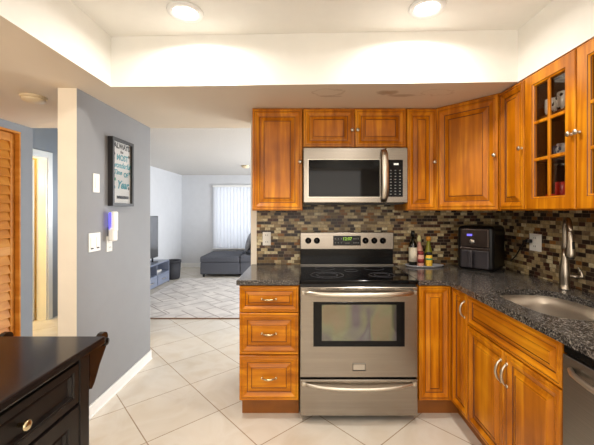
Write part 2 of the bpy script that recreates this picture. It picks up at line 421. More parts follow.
# ------------------------------------------------------------------ geometry helpers
class MB:
    def __init__(self): self.bm = bmesh.new(); self.mats = []

    def mi(self, m):
        if m not in self.mats: self.mats.append(m)
        return self.mats.index(m)

    def box(self, lo, hi, m, bev=0.0, seg=2, M=None):
        b = bmesh.new()
        bmesh.ops.create_cube(b, size=1.0)
        for v in b.verts:
            v.co = Vector([(lo[i] + hi[i]) / 2 + v.co[i] * (hi[i] - lo[i]) for i in range(3)])
        if bev > 0:
            bmesh.ops.bevel(b, geom=list(b.edges), offset=bev, segments=seg, affect='EDGES', profile=0.5)
        self.merge(b, m, M)
        return self

    def merge(self, b, m, M=None, smooth=False):
        k = self.mi(m)
        if M is not None: b.transform(M)
        mp = {}
        for v in b.verts: mp[v] = self.bm.verts.new(v.co)
        for f in b.faces:
            try:
                nf = self.bm.faces.new([mp[v] for v in f.verts]); nf.material_index = k; nf.smooth = f.smooth or smooth
            except ValueError: pass
        b.free()

    def lathe(self, prof, m, n=24, M=None, cap=True):
        b = bmesh.new(); rings = []
        for (r, z) in prof:
            if r < 1e-6: rings.append([b.verts.new((0, 0, z))])
            else: rings.append([b.verts.new((r * math.cos(2 * PI * i / n), r * math.sin(2 * PI * i / n), z)) for i in range(n)])
        for a, c in zip(rings, rings[1:]):
            for i in range(n):
                j = (i + 1) % n
                if len(a) == 1 and len(c) == 1: continue
                if len(a) == 1: f = b.faces.new((a[0], c[j], c[i]))
                elif len(c) == 1: f = b.faces.new((a[i], a[j], c[0]))
                else: f = b.faces.new((a[i], a[j], c[j], c[i]))
                f.smooth = True
        if cap:
            if len(rings[0]) > 1: b.faces.new(list(reversed(rings[0])))
            if len(rings[-1]) > 1: b.faces.new(rings[-1])
        bmesh.ops.recalc_face_normals(b, faces=b.faces)
        self.merge(b, m, M)
        return self

    def tube(self, pts, r, m, n=10, M=None, flat=1.0):
        pts = [Vector(p) for p in pts]
        rs = r if isinstance(r, (list, tuple)) else [r] * len(pts)
        b = bmesh.new(); rings = []
        up = None
        for i, p in enumerate(pts):
            t = (pts[min(i + 1, len(pts) - 1)] - pts[max(i - 1, 0)]).normalized()
            if up is None:
                up = Vector((0, 0, 1)) if abs(t.z) < 0.9 else Vector((1, 0, 0))
            s = t.cross(up).normalized(); u = s.cross(t).normalized(); up = u
            rings.append([b.verts.new(p + s * math.cos(2 * PI * k / n) * rs[i] + u * math.sin(2 * PI * k / n) * rs[i] * flat) for k in range(n)])
        for a, c in zip(rings, rings[1:]):
            for k in range(n):
                f = b.faces.new((a[k], a[(k + 1) % n], c[(k + 1) % n], c[k])); f.smooth = True
        b.faces.new(list(reversed(rings[0]))); b.faces.new(rings[-1])
        bmesh.ops.recalc_face_normals(b, faces=b.faces)
        self.merge(b, m, M)
        return self

    def prism(self, loops, z0, z1, m, M=None, mside=None):
        """polygon (outer loop first, then holes) extruded along z"""
        b = bmesh.new()
        L = [[Vector((p[0], p[1], 0)) for p in lp] for lp in loops]
        tris = tessellate_polygon(L)
        flat = [p for lp in L for p in lp]
        bot = [b.verts.new((p.x, p.y, z0)) for p in flat]; top = [b.verts.new((p.x, p.y, z1)) for p in flat]
        for t in tris:
            b.faces.new([bot[i] for i in t]); b.faces.new([top[i] for i in reversed(t)])
        o = 0
        for lp in L:
            c = len(lp)
            for i in range(c):
                j = (i + 1) % c
                b.faces.new((bot[o + i], bot[o + j], top[o + j], top[o + i]))
            o += c
        bmesh.ops.recalc_face_normals(b, faces=b.faces)
        self.merge(b, m, M)
        return self

    def rings(self, x0, x1, z0, z1, y0, prof, closed_back=True, hole=False):
        """nested rectangles in the x-z plane; prof = (inset, out, material) where out is how far it stands out towards -y"""
        b = self.bm; R = []
        for (ins, out, m) in prof:
            R.append([b.verts.new((x, y0 - out, z)) for x, z in ((x0 + ins, z0 + ins), (x1 - ins, z0 + ins), (x1 - ins, z1 - ins), (x0 + ins, z1 - ins))])
        for i in range(len(R) - 1):
            k = self.mi(prof[i + 1][2])
            for j in range(4):
                q = (j + 1) % 4
                f = b.faces.new((R[i][j], R[i][q], R[i + 1][q], R[i + 1][j])); f.material_index = k
        if hole:
            k = self.mi(prof[0][2])
            for j in range(4):
                q = (j + 1) % 4
                f = b.faces.new((R[-1][j], R[-1][q], R[0][q], R[0][j])); f.material_index = k
        else:
            f = b.faces.new(R[-1]); f.material_index = self.mi(prof[-1][2])
            if closed_back:
                f = b.faces.new(list(reversed(R[0]))); f.material_index = self.mi(prof[0][2])
        return self

    def build(self, name, parent=None, loc=None, rotz=0.0, recalc=False, smooth_mod=0):
        if recalc: bmesh.ops.recalc_face_normals(self.bm, faces=self.bm.faces)
        me = bpy.data.meshes.new(name); self.bm.to_mesh(me); self.bm.free()
        for m in self.mats: me.materials.append(m)
        o = bpy.data.objects.new(name, me); COL.objects.link(o)
        if parent: o.parent = parent
        if loc: o.location = loc
        if rotz: o.rotation_euler = (0, 0, rotz)
        if smooth_mod:
            s = o.modifiers.new('round', 'SUBSURF'); s.levels = s.render_levels = smooth_mod
        return o


def tag(o, label=None, cat=None, group=None, kind=None):
    if label: o['label'] = label
    if cat: o['category'] = cat
    if group: o['group'] = group
    if kind: o['kind'] = kind
    return o


def thing(name, label, cat, loc=(0, 0, 0), rotz=0.0, group=None):
    o = bpy.data.objects.new(name, None); COL.objects.link(o)
    o.empty_display_size = 0.1
    o.location = loc; o.rotation_euler = (0, 0, rotz)
    return tag(o, label, cat, group)


def copy_tree(o, parent=None):
    c = o.copy(); COL.objects.link(c); c.parent = parent
    for ch in list(o.children): copy_tree(ch, c)
    return c


def struct(mb, name, **kw):
    return tag(mb.build(name, **kw), kind='structure')


def sbox(name, lo, hi, m, bev=0.0):
    return struct(MB().box(lo, hi, m, bev), name)


def text_bm(mb, body, size, m, M, depth=0.001, bold=0.0, shear=0.0):
    c = bpy.data.curves.new('t', 'FONT'); c.body = body; c.size = size; c.extrude = depth; c.offset = bold; c.shear = shear
    c.align_x = 'CENTER'; c.align_y = 'CENTER'; c.resolution_u = 3
    o = bpy.data.objects.new('t', c); COL.objects.link(o)
    bpy.context.view_layer.update()
    dg = bpy.context.evaluated_depsgraph_get()
    me = bpy.data.meshes.new_from_object(o.evaluated_get(dg))
    b = bmesh.new(); b.from_mesh(me)
    COL.objects.unlink(o); bpy.data.objects.remove(o); bpy.data.curves.remove(c); bpy.data.meshes.remove(me)
    mb.merge(b, m, M)


T = Matrix.Translation
def RX(a): return Matrix.Rotation(a, 4, 'X')
def RY(a): return Matrix.Rotation(a, 4, 'Y')
def RZ(a): return Matrix.Rotation(a, 4, 'Z')


# ------------------------------------------------------------------ the room
XR = 1.60; YB = 2.83
struct(MB().box((-4.7, -1.75, -0.06), (1.72, 8.22, 0.0), M_FLOOR), 'floor')
sbox('wall_back', (-0.44, YB, 0), (XR, 2.95, 2.23), M_CREAM)
sbox('wall_right', (XR, -1.72, 0), (1.72, 8.22, 2.5), M_LIV)
sbox('wall_rear', (-2.63, -1.72, 0), (XR, -1.60, 2.5), M_CREAM)
# grey partition with a cream end face
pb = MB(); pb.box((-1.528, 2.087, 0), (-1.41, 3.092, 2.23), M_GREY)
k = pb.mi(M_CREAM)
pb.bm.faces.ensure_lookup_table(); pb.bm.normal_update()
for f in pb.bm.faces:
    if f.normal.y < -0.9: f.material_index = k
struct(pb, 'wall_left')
# thin cream corner skin on the end of the partition
# closet wall with the louvered doors' opening
cw = MB()
cw.box((-2.63, -1.6, 0), (-2.51, 2.05, 2.13), M_HALL).box((-2.63, 2.05, 2.06), (-2.51, 2.975, 2.13), M_HALL).box((-2.63, 2.975, 0), (-2.51, 3.11, 2.44), M_HALL)
struct(cw, 'wall_closet_side')
sbox('wall_closet_back', (-3.2, 1.9, 0), (-3.1, 3.0, 2.13), M_HALL)
sbox('wall_closet_end', (-3.2, 2.99, 0), (-2.631, 3.11, 2.44), M_HALL)
hw = MB()
hw.box((-3.32, 3.0, 0), (-3.2, 3.40, 2.44), M_HALL).box((-3.32, 3.40, 2.03), (-3.2, 4.19, 2.44), M_HALL).box((-3.32, 4.19, 0), (-3.2, 4.6, 2.44), M_HALL)
struct(hw, 'wall_hall_left')
sbox('wall_hall_end', (-3.32, 4.55, 0), (-2.18, 4.67, 2.5), M_HALL)
sbox('wall_hall_right', (-2.28, 3.6, 0), (-2.18, 4.55, 2.44), M_HALL)
# the lit side room beyond the doorway
sr = MB()
sr.box((-4.6, 2.9, 0), (-4.5, 4.8, 2.44), M_YEL).box((-4.5, 4.7, 0), (-3.32, 4.8, 2.44), M_YEL).box((-4.5, 2.8, 0), (-3.32, 2.9, 2.44), M_YEL)
struct(sr, 'wall_side_room')
sbox('ceiling', (-4.6, 2.8, 2.44), (-3.2, 4.8, 2.50), M_WHITE)
# living room
sbox('wall_living_left', (-3.05, 4.67, 0), (-2.93, 8.22, 2.5), M_LIV)
WX0, WX1, WZ0, WZ1 = -2.15, -0.35, 0.47, 1.95
lb = MB()
lb.box((-2.93, 8.10, 0), (WX0, 8.22, 2.5), M_LIV).box((WX1, 8.10, 0), (XR, 8.22, 2.5), M_LIV)
lb.box((WX0, 8.10, 0), (WX1, 8.22, WZ0), M_LIV).box((WX0, 8.10, WZ1), (WX1, 8.22, 2.5), M_LIV)
struct(lb, 'wall_living_back')
# ceilings: dropped soffit with the raised tray
tray = [(-1.186, 2.07), (1.277, 1.99), (1.277, -1.2), (-1.186, -1.2)]
sf = MB()
sf.prism([[(-3.1, -1.6), (XR, -1.6), (XR, 3.098), (-3.1, 3.098)], tray], 2.13, 2.44, M_WHITE)
k = sf.mi(M_SOFF); sf.bm.normal_update()
for f in sf.bm.faces:
    if f.normal.z < -0.9: f.material_index = k
struct(sf, 'ceiling')
sbox('ceiling', (-3.1, -1.6, 2.44), (XR, 3.09, 2.50), M_WHITE)
struct(MB().prism([[(-2.18, 3.09), (XR, 3.09), (XR, 8.1), (-2.93, 8.1), (-2.93, 4.67), (-2.18, 4.67)]], 2.23, 2.50, M_POP), 'ceiling')
sbox('ceiling', (-3.2, 3.09, 2.44), (-2.18, 4.55, 2.50), M_WHITE)
# tiled splashback
sbox('wall_tile_back', (-0.39, YB - 0.008, 0.60), (XR - 0.008, YB, 1.45), M_MOSAIC)
sbox('wall_tile_right', (XR - 0.008, 0.62, 0.60), (XR, YB, 1.45), M_MOSAIC)


def baseboard(name, lo, hi, face):
    b = MB(); b.box(lo, hi, M_TRIM, 0.004)
    lo2 = list(lo); hi2 = list(hi)
    hi2[2] = lo[2] + 0.012
    if face == 'x': hi2[0] += 0.006
    elif face == '-y': lo2[1] -= 0.006
    b.box(lo2, hi2, M_TRIM, 0.003)
    struct(b, name)


baseboard('baseboard_left', (-1.41, 2.087, 0), (-1.395, 3.092, 0.080), 'x')
baseboard('baseboard_living_back', (-2.93, 8.085, 0), (XR, 8.10, 0.11), '-y')
baseboard('baseboard_living_left', (-2.93, 4.67, 0), (-2.915, 8.085, 0.11), 'x')
baseboard('baseboard_closet', (-2.51, 3.0, 0), (-2.497, 3.11, 0.095), 'x')

# living window
wf = MB()
for lo, hi in (((WX0, 8.12, WZ0), (WX0 + 0.04, 8.18, WZ1)), ((WX1 - 0.04, 8.12, WZ0), (WX1, 8.18, WZ1)), ((WX0 + 0.04, 8.12, WZ0), (WX1 - 0.04, 8.18, WZ0 + 0.04)),
               ((WX0 + 0.04, 8.12, WZ1 - 0.04), (WX1 - 0.04, 8.18, WZ1)), ((-1.27, 8.12, WZ0 + 0.04), (-1.23, 8.18, WZ1 - 0.04))):
    wf.box(lo, hi, M_TRIM, 0.004)
wfo = struct(wf, 'window_1')
struct(MB().box((WX0 + 0.04, 8.148, WZ0 + 0.04), (WX1 - 0.04, 8.152, WZ1 - 0.04), M_WPANE), 'window_pane', parent=wfo)
struct(MB().box((WX0 - 0.03, 8.05, WZ0 - 0.03), (WX1 + 0.03, 8.12, WZ0 - 0.004), M_TRIM, 0.004), 'trim_1')
vb = thing('vertical_blind', 'closed white vertical blind glowing with daylight over the living room window', 'blind', (WX0, 8.06, WZ0))
MB().box((-0.02, -0.03, 1.465), (1.82, 0.03, 1.52), M_TRIM, 0.006).build('headrail', vb)
vn = MB(); x = 0.02
while x < 1.80:
    xs = [(-0.045, 0.0), (-0.023, -0.011), (0.0, -0.0145), (0.023, -0.011), (0.045, 0.0)]
    vn.prism([[(a, c) for a, c in xs] + [(a, c + 0.0012) for a, c in reversed(xs)]], 0.005, 1.465, M_BLIND, M=T((x + 0.02, 0, 0)) @ RZ(math.radians(16)))
    x += 0.080
vn.build('vanes', vb)

# doorway casing and the leaf swung into the side room
dc = MB()
for lo, hi in (((-3.2, 4.19, 0), (-3.183, 4.262, 2.10)), ((-3.2, 3.33, 0), (-3.183, 3.40, 2.10)), ((-3.2, 3.40, 2.03), (-3.183, 4.19, 2.10))):
    dc.box(lo, hi, M_TRIM, 0.004)
dc.box((-3.32, 4.175, 0), (-3.2, 4.19, 2.03), M_TRIM); dc.box((-3.32, 3.40, 2.015), (-3.2, 4.175, 2.03), M_TRIM); dc.box((-3.32, 3.40, 0), (-3.2, 3.415, 2.015), M_TRIM)
struct(dc, 'trim_2')
dl = MB()
dl.rings(0, 0.72, 0.01, 2.0, 0, [(0, -0.035, M_TRIM), (0, 0, M_TRIM), (0.11, 0, M_TRIM), (0.12, -0.008, M_TRIM), (0.15, -0.008, M_TRIM), (0.17, -0.002, M_TRIM)])
struct(dl, 'door_2', loc=(-4.06, 4.13, 0))

# louvered closet doors (bi-fold)
d1 = MB()
d1.box((-2.63, 2.05, 2.045), (-2.505, 2.975, 2.062), M_PINE)
d1.box((-2.63, 2.96, 0), (-2.505, 2.975, 2.045), M_PINE, 0.003); d1.box((-2.63, 2.05, 0), (-2.505, 2.065, 2.045), M_PINE, 0.003)
d1o = struct(d1, 'door_1')
for (a, c) in ((2.07, 2.511), (2.515, 2.956)):
    p = MB(); x0, x1 = -2.575, -2.545
    st = 0.042
    p.box((x0, a, 0.015), (x1, a + st, 2.04), M_PINE, 0.003); p.box((x0, c - st, 0.015), (x1, c, 2.04), M_PINE, 0.003)
    for z0, z1 in ((0.015, 0.14), (0.98, 1.06), (1.97, 2.04)): p.box((x0, a + st, z0), (x1, c - st, z1), M_PINE, 0.002)
    for zb, zt in ((0.14, 0.98), (1.06, 1.97)):
        n = int((zt - zb) / 0.075); pt = (zt - zb) / n
        for i in range(n):
            p.box((-0.006, a + st, -0.048), (0.006, c - st, 0.048), M_PINE, 0.003, 1, M=T((-2.560, 0, zb + (i + 0.5) * pt)) @ RY(math.radians(-17)))
    struct(p, 'louvered_panel', parent=d1o)

# ------------------------------------------------------------------ lamps and detector on the ceilings
def can_light(x, y, label):
    t = thing('recessed_ceiling_light', label, 'ceiling light', (x, y, 2.44), 0, 'recessed lights in the ceiling tray')
    MB().lathe([(0.062, -0.004), (0.066, -0.012), (0.092, -0.010), (0.096, -0.001), (0.062, -0.001)], M_TRIM, 32, cap=False).build('trim_ring', t)
    MB().lathe([(0.0, -0.007), (0.05, -0.007), (0.062, -0.002)], M_LAMPON, 32, cap=False).build('lens', t)
can_light(-0.635, 1.81, 'round lit recessed ceiling light above the grey wall side of the tray')
can_light(0.655, 1.77, 'round lit recessed ceiling light above the stove and sink side of the tray')
sd = thing('smoke_detector', 'round ivory smoke detector on the lowered ceiling by the louvered door', 'smoke detector', (-1.81, 2.25, 2.13))
MB().lathe([(0, -0.038), (0.040, -0.038), (0.046, -0.034), (0.062, -0.030), (0.068, -0.022), (0.068, -0.012)], M_DETECT, 32).build('cover', sd)
MB().lathe([(0.074, -0.012), (0.076, -0.004), (0.076, 0.0)], M_DETECT, 32).build('mounting_base', sd)


lf = thing('flush_ceiling_light', 'small round ceiling fixture on the living room ceiling', 'ceiling light', (-1.10, 6.4, 2.23))
MB().lathe([(0, -0.055), (0.04, -0.050), (0.068, -0.035), (0.078, -0.012)], M_DETECT, 28, cap=False).build('shade', lf)
MB().lathe([(0.084, -0.012), (0.088, -0.004), (0.088, 0)], M_BRASS, 28).build('base_ring', lf)


# ------------------------------------------------------------------ cabinet parts
def profile(s=1.0, w=M_WV, g=M_GLAZE):
    P = [(0, 0, w), (0, 0.016, w), (0.003, 0.0195, w), (0.015, 0.0195, w), (0.0165, 0.0175, g), (0.019, 0.0195, w), (0.026, 0.0200, w), (0.040, 0.0130, w), (0.048, 0.0095, w),
         (0.0505, 0.0070, g), (0.0520, 0.0070, g), (0.058, 0.0080, w), (0.078, 0.0165, w), (0.0795, 0.0140, g), (0.0815, 0.0140, g), (0.084, 0.0170, w)]
    return [(a * s if a > 0.003 else a, b, m) for a, b, m in P]


def panel(name, parent, x0, x1, z0, z1, y0=0.0, s=1.0, horiz=False, **kw):
    w = M_WH if horiz else M_WV
    return MB().rings(x0, x1, z0, z1, y0, profile(s, w)).build(name, parent, **kw)


def knob(parent, x, z, y=-0.0195):
    m = MB()
    m.lathe([(0.008, 0.0), (0.008, 0.002), (0.0042, 0.005), (0.0042, 0.013), (0.0125, 0.018), (0.0135, 0.022), (0.010, 0.026), (0, 0.027)], M_NICK, 12, M=T((x, y, z)) @ RX(PI / 2))
    return m.build('knob', parent)


def pull(parent, x, z, L=0.10, vert=False, y=-0.019, name='handle', m=M_BRASS, out=0.028, r=0.0048):
    b = MB(); pts = []; rs = []
    for i in range(15):
        u = i / 14.0; a = (u - 0.5) * L
        o = out * math.sin(PI * u) ** 0.6
        pts.append((x, y - o, z + a) if vert else (x + a, y - o, z)); rs.append(r * (0.85 + 0.55 * math.sin(PI * u)))
    b.tube(pts, rs, m, 10)
    for e in (-0.5, 0.5):
        c = (x, y, z + e * L) if vert else (x + e * L, y, z)
        b.lathe([(0.0085, 0.0), (0.0085, 0.003), (0.006, 0.006)], m, 12, M=T(c) @ RX(PI / 2))
    return b.build(name, parent)


def wall_cab(label, x0, x1, z0, z1, doors, depth=0.328, loc=(0, 2.50, 0), rotz=0.0, group='honey maple wall cabinets'):
    t = thing('wall_cabinet', label, 'wall cabinet', (loc[0], loc[1], z0), rotz, group)
    MB().box((x0 + 0.0008, 0, 0), (x1 - 0.0008, depth, z1 - z0), M_WV, 0.0015, 1).build('body', t)
    n = len(doors); w = (x1 - x0) / n
    for i, kx in enumerate(doors):
        a = x0 + i * w + 0.004; c = x0 + (i + 1) * w - 0.004
        h = z1 - z0
        s = 1.08 if min(c - a, h) > 0.32 else 0.95
        if c - a < 0.24: s = 0.95
        d = panel('door', t, a, c, 0.006, h - 0.013, -0.001, s)
        knob(d, (c - 0.016) if kx > 0 else (a + 0.016), (1.725 - z0) if h > 0.5 else h * 0.43, -0.0205)
    return t


CT = 2.129; CB = 1.366
wall_cab('tall honey maple wall cabinet at the living room end of the run', -0.379, -0.002, CB, CT, [1])
wall_cab('short two-door honey maple wall cabinet directly above the microwave', 0.0, 0.766, 1.832, CT, [1, -1])
wall_cab('narrow honey maple wall cabinet between microwave and diagonal corner cabinet', 0.768, 0.990, CB, CT, [1])
# diagonal corner cabinet
YC = 2.166; DA = math.atan2(2.50 - YC - 0.002, 0.292); DL = math.hypot(2.50 - YC - 0.002, 0.292)
t = thing('wall_cabinet', 'diagonal corner wall cabinet with one wide door above the air fryer', 'wall cabinet', (0.992, 2.50, CB), -DA, 'honey maple wall cabinets')
inv = RZ(DA) @ T((-0.992, -2.50, 0))
poly = [(0.992, 2.50), (1.284, YC + 0.002), (XR - 0.009, YC + 0.002), (XR - 0.009, 2.821), (0.992, 2.821)]
pl = [inv @ Vector((p[0], p[1], 0)) for p in poly]
MB().prism([[(p.x, p.y) for p in pl]], 0, CT - CB, M_WV).build('body', t)
d = panel('door', t, 0.010, DL - 0.012, 0.006, CT - CB - 0.013, -0.001, 1.2)
knob(d, DL - 0.032, 1.725 - CB, -0.0205)
# right run (front faces -x)
wall_cab('narrow honey maple wall cabinet between the corner cabinet and the glass-door one', 0.0, 0.251, CB, CT, [1], 0.306, (1.285, YC, 0), -PI / 2)
GL = thing('wall_cabinet', 'glass-door wall cabinet showing mugs behind its small panes', 'wall cabinet', (1.285, 1.914, CB), -PI / 2, 'honey maple wall cabinets')
H = CT - CB; GW = 0.72; D = 0.305
g = MB()
g.box((0.001, 0, 0), (0.018, D, H), M_WV).box((GW - 0.018, 0, 0), (GW - 0.001, D, H), M_WV).box((0.018, 0, 0), (GW - 0.018, D, 0.018), M_WV).box((0.018, 0, H - 0.018), (GW - 0.018, D, H), M_WV)
g.box((0.018, D - 0.008, 0.018), (GW - 0.018, D, H - 0.018), M_INT)
g.box((GW / 2 - 0.012, 0, 0.018), (GW / 2 + 0.012, 0.018, H - 0.018), M_WV)
g.box((0.018, 0.02, 0.018), (0.0205, D - 0.008, H - 0.018), M_INT)
g.build('body', GL)
SH = (1.643 - CB, 1.882 - CB)
for z in SH: MB().box((0.021, 0.025, z - 0.012), (GW - 0.019, D - 0.009, z), M_INT, 0.001, 1).build('shelf', GL)
for i in range(2):
    a = i * GW / 2 + 0.004; c = (i + 1) * GW / 2 - 0.004; z0, z1 = 0.006, H - 0.013
    f = MB()
    f.rings(a, c, z0, z1, -0.001, [(0, 0, M_WV), (0, 0.016, M_WV), (0.003, 0.0195, M_WV), (0.058, 0.0195, M_WV), (0.060, 0.017, M_GLAZE), (0.068, 0.012, M_WV), (0.070, 0.008, M_GLAZE), (0.070, 0.0, M_WV)], hole=True)
    ix0, ix1, iz0, iz1 = a + 0.068, c - 0.068, z0 + 0.068, z1 - 0.068
    xm = (ix0 + ix1) / 2
    f.box((xm - 0.009, -0.015, iz0), (xm + 0.009, -0.003, iz1), M_WV, 0.003, 1)
    for q in (1, 2):
        zq = iz0 + (iz1 - iz0) * q / 3
        f.box((ix0, -0.0155, zq - 0.009), (xm - 0.009, -0.003, zq + 0.009), M_WV, 0.003, 1)
        f.box((xm + 0.009, -0.0155, zq - 0.009), (ix1, -0.003, zq + 0.009), M_WV, 0.003, 1)
    dd = f.build('door', GL)
    MB().box((ix0 - 0.002, -0.0028, iz0 - 0.002), (ix1 + 0.002, -0.0008, iz1 + 0.002), M_PANE).build('glass_pane', dd)
    knob(dd, (c - 0.018) if i == 0 else (a + 0.018), 1.725 - CB, -0.0205)


# mugs and pots behind the glass: local helper in world coordinates
def mug(label, x, y, z, r, h, m, ang, name='mug', cat='mug'):
    t = thing(name, label, cat, (x, y, z), ang, 'crockery in the glass-door cabinet')
    MB().lathe([(r * 0.86, 0), (r, 0.004), (r, h), (r * 0.93, h), (r * 0.9, 0.006), (0, 0.006)], m, 24).build('cup', t)
    MB().tube([(r * 0.98, 0, h * 0.2), (r * 1.35, 0, h * 0.25), (r * 1.55, 0, h * 0.5), (r * 1.35, 0, h * 0.78), (r * 0.98, 0, h * 0.82)], 0.0045, m, 8).build('handle', t)
    return t


mug('white mug with black spots, nearer the corner, on top glass-cabinet shelf', 1.360, 1.824, 1.8825, 0.036, 0.088, M_COW, -2.2)
mug('second white black-spotted mug on top glass-cabinet shelf, farther from corner', 1.362, 1.735, 1.8825, 0.038, 0.098, M_COW, -1.0)
mug('blue patterned mug on the middle shelf of the glass-door cabinet', 1.362, 1.742, 1.6435, 0.036, 0.070, M_MUGD, -2.0)
mug('dark mug on the middle shelf of the glass-door cabinet', 1.40, 1.835, 1.6435, 0.034, 0.075, M_DKCER, 1.0)
mug('tall red enamel mug on the bottom of the glass-door cabinet', 1.365, 1.742, CB + 0.0185, 0.044, 0.130, M_RED, -1.2)
mug('small red and dark mug low in the glass-door cabinet near corner', 1.370, 1.832, CB + 0.0185, 0.036, 0.070, M_RED, -2.3)

# ------------------------------------------------------------------ base cabinets
BT = 0.881; BZ = 0.121
t = thing('drawer_cabinet', 'honey maple base cabinet with three drawers on the living room side', 'base cabinet', (-0.418, 2.20, 0))
w = 0.393
MB().box((0.0, 0, BZ), (w, 0.62, BT), M_WV, 0.0015, 1).box((0.008, 0.06, 0), (w - 0.004, 0.62, BZ), M_TOE).build('body', t)
for (a, c, s) in ((0.706, 0.874, 0.74), (0.430, 0.699, 1.0), (0.130, 0.421, 1.0)):
    d = MB().rings(0.004, w - 0.004, a, c, -0.001, profile(s, M_WH)).build('drawer', t)
    pull(d, w / 2, (a + c) / 2, 0.090, y=-0.0185)

# corner cabinet (two doors meeting in the inside corner)
t = thing('corner_cabinet', 'L-shaped corner base cabinet with two narrow doors beside the stove', 'base cabinet', (0.75, 2.20, 0))
cx = 0.985 - 0.75; by = 1.975 - 2.20
L_ = [(0, 0), (cx, 0), (cx, by), (XR - 0.75 - 0.009, by), (XR - 0.75 - 0.009, 0.62), (0, 0.62)]
k = 0.06
Lk = [(0, k), (cx + k, k), (cx + k, by), (XR - 0.75 - 0.009, by), (XR - 0.75 - 0.009, 0.62), (0, 0.62)]
MB().prism([L_], BZ, BT, M_WV).prism([Lk], 0, BZ, M_TOE).build('body', t)
panel('door', t, 0.004, cx - 0.022, 0.130, 0.874, -0.001, 0.95)
d = panel('door', t, 0.0225, -by - 0.003, 0.130, 0.874, -0.001, 0.9, loc=(cx, 0, 0), rotz=-PI / 2)
pull(d, -by - 0.028, 0.775, 0.095, vert=True, y=-0.0185, m=M_NICK)

# sink cabinet, front faces -x
SK = thing('sink_cabinet', 'honey maple sink base cabinet with two doors under a false drawer front', 'base cabinet', (0.985, 1.973, 0), -PI / 2)
w = 0.726
sb = MB()
sb.box((0, 0, BZ), (w, 0.018, BT), M_WV, 0.0015, 1).box((0, 0.018, BZ), (0.018, 0.604, BT), M_WV).box((w - 0.018, 0.018, BZ), (w, 0.604, BT), M_WV).box((0.018, 0.018, BZ), (w - 0.018, 0.604, BZ + 0.018), M_WV)
sb.box((0, 0.06, 0), (w, 0.604, BZ - 0.001), M_TOE)
sb.build('body', SK)
MB().rings(0.004, w - 0.004, 0.698, 0.874, -0.001, profile(0.8, M_WH)).build('false_front', SK)
for i in range(2):
    a = i * w / 2 + (0.004 if i == 0 else 0.002); c = (i + 1) * w / 2 - (0.002 if i == 0 else 0.004)
    d = panel('door', SK, a, c, 0.130, 0.690, -0.001)
    pull(d, (c - 0.022) if i == 0 else (a + 0.022), 0.585, 0.105, vert=True, y=-0.0185, m=M_NICK, r=0.005)

# ------------------------------------------------------------------ counters
tag(MB().box((-0.432, 2.168, 0.882), (-0.022, YB - 0.009, 0.914), M_GRAN, 0.003).build('countertop'), 'short dark speckled granite countertop on the three-drawer cabinet', 'countertop')
sc_x, sc_y, sa, sbb = 1.235, 1.645, 0.200, 0.275
def superloop(a, b, n=48, e=3.2):
    out = []
    for i in range(n):
        th = 2 * PI * i / n
        c, s = math.cos(th), math.sin(th)
        out.append((sc_x + a * math.copysign(abs(c) ** (2 / e), c), sc_y + b * math.copysign(abs(s) ** (2 / e), s)))
    return out
hole = superloop(sa, sbb)
outer = [(0.749, 2.168), (0.922, 2.168), (0.936, 2.162), (0.942, 2.148), (0.942, 0.62), (XR - 0.009, 0.62), (XR - 0.009, YB - 0.009), (0.749, YB - 0.009)]
tag(MB().prism([outer, hole], 0.882, 0.914, M_GRAN).build('countertop'), 'L-shaped dark speckled granite countertop around the sink and corner', 'countertop')
# sink
sk = thing('kitchen_sink', 'stainless steel undermount sink bowl set in the granite', 'sink', (0, 0, 0.66))
b = MB(); bm2 = b.bm; rings_ = []
for (da, z) in ((0.0, 0.2215), (0.001, 0.2215), (-0.002, 0.15), (-0.006, 0.03), (-0.02, 0.008), (-0.05, 0.002), (-0.12, 0.0)):
    rings_.append([bm2.verts.new((p[0], p[1], z)) for p in superloop(sa + da + 0.004, sbb + da + 0.004)])
rings_.insert(0, [bm2.verts.new((p[0], p[1], 0.2215)) for p in superloop(sa + 0.02, sbb + 0.02)])
for a, c in zip(rings_, rings_[1:]):
    for i in range(48):
        f = bm2.faces.new((a[i], a[(i + 1) % 48], c[(i + 1) % 48], c[i])); f.smooth = True
bm2.faces.new(rings_[-1]); b.mi(M_SINK)
b.build('bowl', sk, recalc=True)
MB().lathe([(0.0, 0.003), (0.03, 0.004), (0.042, 0.006), (0.045, 0.002)], M_STEELD, 24, M=T((sc_x, sc_y, 0)), cap=False).build('drain', sk)
# faucet
fc = thing('kitchen_faucet', 'brushed nickel pull-down faucet standing behind the sink', 'faucet', (1.504, 1.925, 0.914))
dx, dy = -0.42, -0.907
MB().lathe([(0.030, 0), (0.030, 0.006), (0.026, 0.012), (0.0245, 0.03), (0.026, 0.06), (0.027, 0.09), (0.022, 0.14), (0.016, 0.185), (0.0135, 0.23)], M_FAUC, 24).build('body', fc)
pts = []; R = 0.054
for i in range(5): pts.append((0, 0, 0.225 + 0.09 * i / 5))
for i in range(13):
    a = PI * i / 12
    pts.append((dx * R * (1 - math.cos(a)), dy * R * (1 - math.cos(a)), 0.330 + 0.072 * math.sin(a)))
MB().tube(pts, 0.0125, M_FAUC, 14).build('gooseneck_spout', fc)
ex, ey = dx * R * 2.03, dy * R * 2.03
sh = MB().lathe([(0.0125, 0.140), (0.0155, 0.135), (0.018, 0.08), (0.023, 0.025), (0.0245, 0.008), (0.021, 0.0)], M_FAUC, 20, M=T((ex, ey, 0.197)))
sh.lathe([(0.019, -0.005), (0.0195, 0.0), (0.0, 0.0)], M_BLACKM, 20, M=T((ex, ey, 0.1965)), cap=False)
sh.box((-0.007, -0.0225, 0.045), (0.007, -0.0165, 0.085), M_BLACKM, 0.002, M=T((ex, ey, 0.197)))
sh.build('spray_head', fc)
